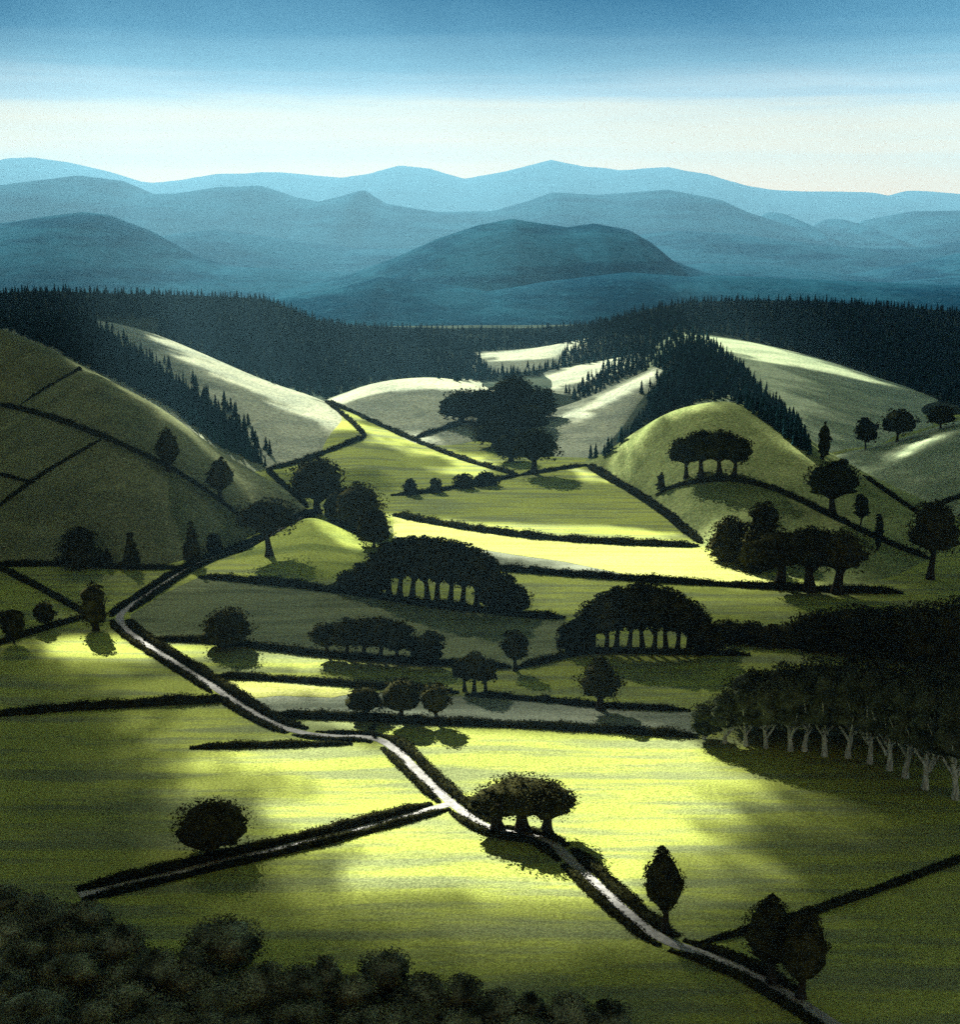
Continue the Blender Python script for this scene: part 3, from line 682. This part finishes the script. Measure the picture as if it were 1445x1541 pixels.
GR = [(695, 634, 588, 75, 'leftmost tree of the valley grove, overlapping the grey field'), (728, 638, 584, 78, 'tree at the left front of the valley grove, beside the leftmost one'), (772, 628, 567, 78, 'tallest tree at the top of the valley grove'), (806, 632, 584, 72, 'tree of the valley grove next to the pale field on its right'), (752, 648, 598, 85, 'tree in the middle of the valley grove, below the tallest one'), (790, 652, 606, 78, 'lower right tree of the valley grove, above the lone valley tree'), (745, 672, 630, 65, 'low tree trailing down from the valley grove, upper of two'), (768, 694, 650, 57, 'low tree trailing down from the valley grove, lower of two')]
for x, b, t_, w, lb in GR: tree(x, b, t_, w, 'dome', lb, group=g, bare=.14, mat=LF, tr=.06)
tree(803, 713, 646, 80, 'dome', 'lone wide tree where the valley hedges meet, below the grove', bare=.34, tr=.06, mat=LF)
for x, b, t_, w, lb in [(618, 744, 721, 30, 'leftmost round bush on the middle field hedge'), (656, 741, 720, 28, 'second round bush from the left on the middle field hedge'), (698, 734, 713, 40, 'third bush from the left on the middle field hedge'), (730, 730, 710, 52, 'widest, rightmost bush on the middle field hedge')]:
    shrub(x, b, t_, w, lb, group='bushes on the middle field hedge', name='bush', cat='bush')
BR = [(1096, 962, 922, 46), (1128, 964, 924, 44), (1160, 967, 930, 50), (1196, 969, 926, 56), (1235, 972, 908, 70), (1285, 975, 902, 84), (1338, 984, 905, 86), (1390, 994, 896, 90), (1440, 1004, 890, 90)]
for i, (x, b, t_, w) in enumerate(BR):
    shrub(x, b, t_ + 12, w * 1.75, f'{nth(i, 9)} bush' + (' from the left' if 0 < i < 8 else '') + ' in the dark thicket right of the domed copse', group='bushes of the dark thicket', name='bush', cat='bush')
# wood with pale trunks on the right
g = 'trees of the pale trunked wood'
WD = [(1062, 1112, 1060, 54), (1094, 1118, 1044, 60), (1122, 1121, 1034, 60), (1152, 1124, 1030, 62), (1190, 1128, 1022, 70), (1215, 1131, 1010, 72), (1244, 1136, 1006, 74), (1278, 1142, 1004, 76), (1305, 1149, 1012, 74), (1334, 1158, 1016, 78), (1366, 1172, 1022, 80), (1398, 1186, 1024, 84), (1434, 1200, 1030, 86)]
for i, (x, b, t_, w) in enumerate(WD):
    tree(x, b, t_ - 4, w * 1.12, 'dome', f'{nth(i, 13)} tree' + (' from the left' if 0 < i < 12 else '') + ' in the front row of the pale trunked wood', group=g, bare=.34 if i else .15, bark=M['palebark'], tr=.045, limbs=6, mat=M['leaf_wood'], lump=.26, wob=.035, low=.35)
WB = [(1130, 1096, 1010, 80), (1175, 1098, 1000, 84), (1225, 1102, 994, 90), (1275, 1108, 992, 90), (1325, 1114, 996, 92), (1375, 1124, 1002, 94), (1430, 1134, 1004, 96)]
for i, (x, b, t_, w) in enumerate(WB):
    tree(x, b, t_ - 4, w * 1.15, 'dome', f'{nth(i, 7)} tree' + (' from the left' if 0 < i < 6 else '') + ' in the back row of the pale trunked wood', group=g, bare=.03, mat=M['leaf_wood'], lump=.24)
# scrub in the bottom left corner
OUT = [(0, 1392), (50, 1362), (120, 1356), (160, 1382), (240, 1432), (285, 1432), (310, 1396), (342, 1389), (385, 1418), (410, 1457), (470, 1452), (492, 1437), (512, 1467), (556, 1464), (566, 1434), (600, 1432), (640, 1466), (682, 1480), (702, 1464), (740, 1490), (790, 1492), (840, 1502), (872, 1496), (900, 1518), (922, 1506), (965, 1541)]
tops = [(4, 1336, 90), (52, 1344, 84), (20, 1376, 110), (75, 1360, 100), (130, 1357, 96), (185, 1392, 84), (238, 1428, 90), (335, 1388, 112), (288, 1424, 60), (402, 1450, 84), (455, 1452, 84), (492, 1437, 46), (535, 1466, 70), (582, 1430, 76), (640, 1464, 80), (700, 1464, 54), (750, 1488, 80), (800, 1492, 60), (855, 1494, 78), (918, 1505, 70)]
rg = np.random.default_rng(77); NUM = ORD + ['seventeenth', 'eighteenth', 'nineteenth', 'twentieth']
for i, (x, t_, w) in enumerate(tops):
    shrub(x, t_ + 66 + rg.uniform(-4, 8), t_, w * 1.3, f'{nth(i, len(tops)) if i < 16 else NUM[i] if i < len(tops) - 1 else "rightmost"} bush' + (' from the left' if 0 < i < len(tops) - 1 else '') + ' along the top edge of the bottom left scrub', group='bushes of the scrub at bottom left', name='bush', cat='bush', mat=M['leaf_bush'], kind='round' if i in (7, 11, 13, 15) else 'bush')
for row in range(1, 5):
    cur = []
    for k in range(12):
        x = 12 + k * 82 + rg.uniform(-20, 20) + 40 * (row % 2); o_y = np.interp(x, [p[0] for p in OUT], [p[1] for p in OUT]) + 40 * row + rg.uniform(-8, 10)
        if o_y < 1548 and x < 965: cur.append((x, o_y, 112 + rg.uniform(-14, 26)))
    for i, (x, t_, w) in enumerate(cur):
        shrub(x, t_ + 58, t_ + 4, w * 1.3, f'{NUM[i]} bush from the left in {["", "the second", "the third", "the fourth", "the lowest"][row]} row of the bottom left scrub', group='bushes of the scrub at bottom left', name='bush', cat='bush', mat=M['leaf_bush'])

# ------------------------------------------------------------------ far conifer forest: one dark mass of firs
def forest(polys, label, seed, step=(5.4, 4.0)):
    rng = np.random.default_rng(seed); pts = []
    for poly in polys:
        p = np.array(poly, float); x0, y0 = p.min(0); x1, y1 = p.max(0)
        gx, gy = np.meshgrid(np.arange(x0, x1, step[0]), np.arange(y0, y1, step[1]), indexing='ij')
        gx = gx + rng.uniform(-3.2, 3.2, gx.shape); gy = gy + rng.uniform(-2.3, 2.3, gy.shape)
        k = inpoly(gx, gy, poly); gx, gy = gx[k], gy[k]
        for a, b in zip(gx, gy):
            h = hit(a, b)
            if h is None or h[0][1] > 1500: continue
            if h[2][2] < .1: continue
            pts.append(h[0])
    pts = np.array(pts)
    ex = pts[rng.uniform(size=len(pts)) < .25].copy(); ex[:, 1] += rng.uniform(6, 26, len(ex)); ex[:, 0] += rng.uniform(-5, 5, len(ex))
    ex[:, 2] = [down(a, b) for a, b in ex[:, :2]]
    pts = np.concatenate([pts, ex])
    n = len(pts); VV = []; FF = []; o = 0
    H = rng.uniform(4.4, 7.6, n); Rr = H * rng.uniform(.16, .25, n)
    k = 7
    for i in range(n):
        V = []; F = []; c = pts[i]; lean = rng.uniform(-.25, .25, 2)
        for tier in range(4):
            z0 = H[i] * (.06 + .22 * tier); z1 = H[i] * min(1, .44 + .2 * tier) if tier < 3 else H[i]
            r = Rr[i] * (1 - .22 * tier); a0 = rng.uniform(0, 6.28)
            bidx = len(V)
            for j in range(k):
                a = a0 + 6.283 * j / k; q = r * rng.uniform(.65, 1.25)
                V.append((c[0] + q * math.cos(a) + lean[0] * z0 * .1, c[1] + q * math.sin(a), c[2] + z0 + rng.uniform(-.3, .3) * .5))
            V.append((c[0] + lean[0] * z1 * .1, c[1] + lean[1] * z1 * .1, c[2] + z1))
            for j in range(k): F.append((bidx + j, bidx + (j + 1) % k, bidx + k))
        VV.append(np.array(V)); FF.append(np.array(F) + o); o += len(V)
    ob = mesh('conifer_forest', np.concatenate(VV), np.concatenate(FF), M['needle'])
    tag(ob, label, 'forest', kind='stuff')
FA = [(-40, 436), (0, 436), (60, 431), (130, 436), (250, 439), (330, 442), (400, 445), (440, 464), (500, 490), (600, 502), (650, 508), (690, 522), (722, 540), (732, 556), (712, 566), (698, 576), (640, 567), (560, 575), (495, 602), (440, 588), (400, 573), (300, 530), (236, 502), (238, 482), (200, 480), (130, 478), (90, 486), (-40, 492)]
FB = [(-40, 488), (100, 484), (132, 480), (150, 500), (215, 545), (240, 565), (290, 602), (340, 642), (380, 682), (402, 706), (330, 672), (260, 617), (200, 584), (120, 547), (60, 516), (-40, 480)]
forest([FA, FB, FB], 'dark fir forest covering the hills on the left', 91)
FC = [(690, 520), (780, 512), (870, 503), (920, 477), (1000, 456), (1060, 449), (1200, 447), (1300, 454), (1445, 465), (1500, 470), (1500, 640), (1445, 612), (1340, 574), (1240, 539), (1140, 514), (1057, 502), (1110, 548), (1152, 594), (1200, 636), (1222, 688), (1190, 668), (1150, 632), (1092, 600), (1060, 605), (1010, 617), (955, 650), (902, 694), (930, 668), (962, 632), (1004, 562), (986, 553), (930, 576), (890, 596), (852, 610), (870, 590), (938, 541), (860, 552), (800, 566), (740, 574), (700, 574), (722, 552), (760, 563), (800, 560), (838, 546), (884, 511), (800, 524), (760, 529), (700, 532)]
forest([FC], 'dark fir forest covering the hills on the right', 92)
forest([[(420, 485), (600, 494), (700, 498), (800, 497), (900, 487), (1040, 478), (1000, 500), (880, 515), (700, 530), (600, 520), (470, 510)]], 'thin band of dark firs at the head of the valley', 93)
HAZE = 1.75e-4
# ------------------------------------------------------------------ light, sky, clouds, air
sun = bpy.data.lights.new('sun', 'SUN'); sun.energy = 5.0; sun.angle = R(0.25); sun.color = (1.0, .97, .84)
so = bpy.data.objects.new('sun', sun); COL.objects.link(so)
so.rotation_euler = Vector(SUN).to_track_quat('Z', 'Y').to_euler(); so.location = (-200, 500, 700)

W = bpy.data.worlds.new('World'); S.world = W; W.use_nodes = True
nt = W.node_tree; nt.nodes.clear()
def wn(t, **k):
    n = nt.nodes.new(t)
    for a, b in k.items(): setattr(n, a, b)
    return n
out = wn('ShaderNodeOutputWorld'); bg = wn('ShaderNodeBackground'); bg.inputs[1].default_value = 1.0
sky = wn('ShaderNodeTexSky', sky_type='NISHITA'); sky.sun_disc = False
sky.sun_elevation = SUN_EL; sky.sun_rotation = -SUN_AZ; sky.altitude = 300
SKY = .05
mulS = wn('ShaderNodeMix', data_type='RGBA', blend_type='MULTIPLY'); mulS.inputs[0].default_value = 1
mulS.inputs[7].default_value = (SKY, SKY, SKY, 1); nt.links.new(sky.outputs[0], mulS.inputs[6])
tc = wn('ShaderNodeTexCoord')
sep = wn('ShaderNodeSeparateXYZ'); nt.links.new(tc.outputs['Generated'], sep.inputs[0])
mp = wn('ShaderNodeMapping'); mp.inputs['Scale'].default_value = (2.2, 2.2, 42); nt.links.new(tc.outputs['Generated'], mp.inputs[0])
nz = wn('ShaderNodeTexNoise'); nz.inputs['Scale'].default_value = 1.6; nz.inputs['Detail'].default_value = 6; nz.inputs['Roughness'].default_value = .62
nt.links.new(mp.outputs[0], nz.inputs['Vector'])
ma = wn('ShaderNodeMath', operation='MULTIPLY_ADD'); ma.inputs[1].default_value = .03; ma.inputs[2].default_value = -.015
nt.links.new(nz.outputs[0], ma.inputs[0])
ad = wn('ShaderNodeMath', operation='ADD'); nt.links.new(sep.outputs[2], ad.inputs[0]); nt.links.new(ma.outputs[0], ad.inputs[1])
mr = wn('ShaderNodeMapRange'); mr.inputs[1].default_value = 0.0; mr.inputs[2].default_value = .16; nt.links.new(ad.outputs[0], mr.inputs[0])
EXPO = 1.92; k = 1 / 2 ** EXPO
rp = wn('ShaderNodeValToRGB'); e = rp.color_ramp.elements
stops = [(0, (2.65, 1.22, .20)), (.18, (2.2, 1.19, .36)), (.30, (1.58, 1.10, .60)), (.44, (1.10, 1.0, .80)), (.50, (.62, .76, .84)), (.62, (.21, .44, .62)), (.76, (.05, .235, .44)), (1, (.012, .155, .34))]
while len(e) < len(stops): e.new(.5)
for i_, (p_, c_) in enumerate(stops): e[i_].position = p_; e[i_].color = (*[x * k * 1.15 for x in c_], 1)
nt.links.new(mr.outputs[0], rp.inputs[0])
mf = wn('ShaderNodeMapRange'); mf.inputs[1].default_value = .16; mf.inputs[2].default_value = .30; nt.links.new(sep.outputs[2], mf.inputs[0])
mx = wn('ShaderNodeMix', data_type='RGBA'); 
mb = wn('ShaderNodeMapRange'); mb.inputs[1].default_value = .55; mb.inputs[2].default_value = .2; nt.links.new(sep.outputs[1], mb.inputs[0])
mm = wn('ShaderNodeMath', operation='MAXIMUM'); nt.links.new(mf.outputs[0], mm.inputs[0]); nt.links.new(mb.outputs[0], mm.inputs[1])
nt.links.new(mm.outputs[0], mx.inputs[0]); nt.links.new(rp.outputs[0], mx.inputs[6]); nt.links.new(mulS.outputs[2], mx.inputs[7])
nt.links.new(mx.outputs[2], bg.inputs[0]); nt.links.new(bg.outputs[0], out.inputs[0])

# clouds: unseen thin sheets overhead, shaped to cast light pools and darken the edges
def shadow(px, py):
    P = at(px, py); return P[:2] - SUN[:2] * (P[2] / SUN[2])
BRIGHT = [
 [(105, 551), (200, 588), (335, 680), (330, 692), (200, 604)],
 [(290, 1134), (430, 1122), (560, 1114), (600, 1124), (900, 1118), (1000, 1102), (1100, 1110), (1120, 1140), (1080, 1200), (1050, 1260), (980, 1300), (900, 1338), (760, 1336), (620, 1328), (500, 1322), (540, 1285), (440, 1262), (500, 1215), (420, 1165)],
 [(660, 1094), (900, 1106), (980, 1112), (960, 1120), (800, 1112), (680, 1106)],
 [(590, 772), (700, 785), (850, 792), (900, 790), (1040, 795), (1060, 820), (1100, 850), (1180, 868), (1190, 883), (1050, 872), (930, 862), (850, 845), (740, 830), (590, 800)],
 [(210, 960), (300, 963), (410, 990), (400, 1006), (300, 988)], [(370, 973), (490, 990), (495, 1010), (380, 994)],
 [(305, 1016), (400, 1020), (500, 1033), (500, 1044), (420, 1042), (330, 1047)], [(405, 1078), (540, 1084), (540, 1094), (430, 1092)],
 [(30, 966), (150, 956), (200, 966), (235, 994), (150, 987)],
 [(470, 776), (520, 800), (590, 834), (560, 838), (500, 805)],
 [(228, 502), (300, 529), (400, 571), (490, 602), (546, 655), (500, 642), (400, 598), (300, 550)],
 [(500, 602), (560, 575), (640, 568), (705, 577), (700, 588), (600, 588), (530, 602)],
 [(700, 531), (760, 528), (885, 509), (860, 528), (780, 543)], [(700, 571), (780, 571), (860, 552), (940, 537), (920, 562), (830, 582), (720, 585)],
 [(985, 555), (890, 601), (820, 641), (900, 612), (960, 577)],
 [(540, 631), (620, 662), (700, 696), (785, 719), (700, 709), (600, 672), (545, 648)],
 [(1055, 505), (1140, 517), (1240, 543), (1340, 580), (1240, 560), (1130, 540), (1080, 524)],
 [(1250, 704), (1330, 681), (1405, 653), (1405, 668), (1330, 702), (1275, 714)],
 [(885, 703), (950, 658), (1010, 620), (1065, 608), (1005, 642), (930, 700)]]
MID = [
 [(225, 500), (400, 568), (560, 640), (560, 705), (400, 712), (340, 640)], [(870, 705), (1085, 598), (1225, 685), (1160, 745), (1050, 818), (960, 745)],
 [(70, 956), (240, 950), (350, 1040), (420, 1000), (520, 1050), (800, 1070), (1040, 1095), (1180, 1160), (1210, 1250), (1150, 1350), (1070, 1405), (900, 1430), (720, 1392), (560, 1355), (400, 1320), (300, 1240), (260, 1160), (120, 1060)],
 [(300, 860), (480, 765), (600, 735), (560, 640), (500, 600), (300, 530), (130, 470), (640, 560), (690, 500), (1000, 490), (1445, 560), (1445, 690), (1230, 640), (1150, 700), (1080, 800), (1200, 885), (1050, 930), (800, 905), (600, 830), (450, 872), (330, 872)]]
th = np.linspace(0, 2 * math.pi, 40, endpoint=False)
WIDE = [[(722 + 640 * math.cos(a), max(455, 860 + 600 * math.sin(a))) for a in th]]
WIDE = [[(722 + 550 * math.cos(a), max(455, 850 + 590 * math.sin(a))) for a in th]]
WIDE2 = [[(712 + 640 * math.cos(a), max(455, 850 + 660 * math.sin(a))) for a in th]]
def cloud_mat(tr):
    t = NT('shade_vapour'); a = t.n('ShaderNodeBsdfTransparent'); b = t.n('ShaderNodeBsdfDiffuse'); b.inputs[0].default_value = (.85, .86, .88, 1)
    a.inputs[0].default_value = (1, 1, 1, 1)
    m = t.n('ShaderNodeMixShader'); m.inputs[0].default_value = 1 - math.sqrt(tr)
    t.l(a.outputs[0], m.inputs[1]); t.l(b.outputs[0], m.inputs[2])
    o = t.n('ShaderNodeOutputMaterial'); t.l(m.outputs[0], o.inputs[0]); return t.m
def shade_cloud(pools, alt, tr, rag, seed, thick, warp):
    gx = np.arange(-560, 561, 3.0); gy = np.arange(60, 1330, 3.0)
    X, Y = np.meshgrid(gx, gy, indexing='ij')
    d = np.full(X.shape, -1e9)
    for p in pools:
        q = []
        for k in range(len(p)):
            a = np.array(p[k], float); b = np.array(p[(k + 1) % len(p)], float)
            q.append(shadow(*a))
        d = np.maximum(d, sdist(X + warp * fbm(Y / 7, X / 110, seed + 1, 2), Y, q))
    d = -d + rag * fbm(X / 22, Y / 3.2, seed, 3) + .4 * rag * fbm(X / 60, Y / 40, seed + 3, 2)
    lim = np.minimum(np.minimum(X + 560, 560 - X), np.minimum(Y - 60, 1330 - Y)) + 25 * fbm(X / 40, Y / 40, seed + 9, 3) - 12
    d = np.minimum(d, lim)
    ok = d > 0
    h = np.clip(d / 18, 0, 1) ** .6
    puff = thick * h * (.55 + .45 * (fbm(X / 30, Y / 30, seed + 4, 4) + .5))
    off = alt / SUN[2]
    top = np.stack([X + SUN[0] * off, Y + SUN[1] * off, alt + puff], -1); bot = top.copy(); bot[..., 2] = alt - .25 * puff
    F = grid_faces(*X.shape).reshape(X.shape[0] - 1, X.shape[1] - 1, 4)
    keep = ok[:-1, :-1] & ok[1:, :-1] & ok[:-1, 1:] & ok[1:, 1:]
    F = F[keep]
    V = np.concatenate([top.reshape(-1, 3), bot.reshape(-1, 3)]); n = X.size
    F = np.concatenate([F, F[:, ::-1] + n])
    used = np.unique(F); mp_ = np.zeros(len(V), int); mp_[used] = np.arange(len(used))
    o = mesh('shade_cloud', V[used], mp_[F], cloud_mat(tr), smooth=True); tag(o, kind='structure')
CL = [(BRIGHT, 455, .2, 1.6, 41, 8, 22), (BRIGHT + MID, 480, .34, 4, 51, 10, 30), (WIDE + BRIGHT, 505, .22, 10, 61, 12, 30), (WIDE2 + BRIGHT, 530, .25, 10, 71, 12, 30)]
for c_ in CL: shade_cloud(*c_)

# dark cloud bank over and behind the viewer, unseen, added to cut skylight
gx = np.linspace(-4200, 4200, 70); gy = np.linspace(-4200, 3400, 76); X, Y = np.meshgrid(gx, gy, indexing='ij')
ed = np.clip(np.minimum(np.minimum(X + 4200, 4200 - X), Y + 4200) / 500, 0, 1) ** .5
zb = 720 + 60 * fbm(X / 420, Y / 420, 81, 4); zt = zb + 6 + 260 * ed * (.7 + .5 * fbm(X / 500, Y / 500, 83, 4))
Yw = Y
vis = (Y < 1180 + 50 * fbm(X / 160, X * 0, 85, 3)) | (np.abs(X) > .7 * Y + 250 + 80 * fbm(Y / 160, X * 0, 86, 3))
zt = np.where(vis, zt, zb + 3)
V = np.concatenate([np.stack([X, Yw, zt], -1).reshape(-1, 3), np.stack([X, Yw, zb], -1).reshape(-1, 3)]); F = grid_faces(*X.shape); n_ = X.size; F = F[vis.ravel()[F].all(1)]
t = NT('added_shade_bank'); nz_ = t.noise(.004, detail=4); cm = t.finish(t.ramp(nz_, [(.3, (.25, .28, .32)), (.7, (.42, .45, .5))]))
tag(mesh('shade_cloud', V, np.concatenate([F, F[:, ::-1] + n_]), cm, smooth=True), kind='structure')

# air
bx = np.array([(x, y, z) for z in (-12, 448) for y in (-300, 8900) for x in (-6800, 6800)], float)
bf = np.array([(0, 2, 3, 1), (4, 5, 7, 6), (0, 1, 5, 4), (2, 6, 7, 3), (0, 4, 6, 2), (1, 3, 7, 5)])
t = NT('haze_air'); pv = t.n('ShaderNodeVolumePrincipled'); pv.inputs['Anisotropy'].default_value = .2; pv.inputs['Density'].default_value = HAZE; pv.inputs['Color'].default_value = (.23, .50, .66, 1)
o_ = t.n('ShaderNodeOutputMaterial'); t.l(pv.outputs[0], o_.inputs['Volume'])
tag(mesh('haze', bx, bf, t.m), kind='stuff')

S.view_settings.view_transform = 'Standard'; S.view_settings.look = 'None'; S.view_settings.gamma = 1; S.view_settings.exposure = EXPO
S.cycles.max_bounces = 6; S.cycles.diffuse_bounces = 2; S.cycles.transparent_max_bounces = 24; S.cycles.volume_bounces = 0
S.cycles.use_denoising = False
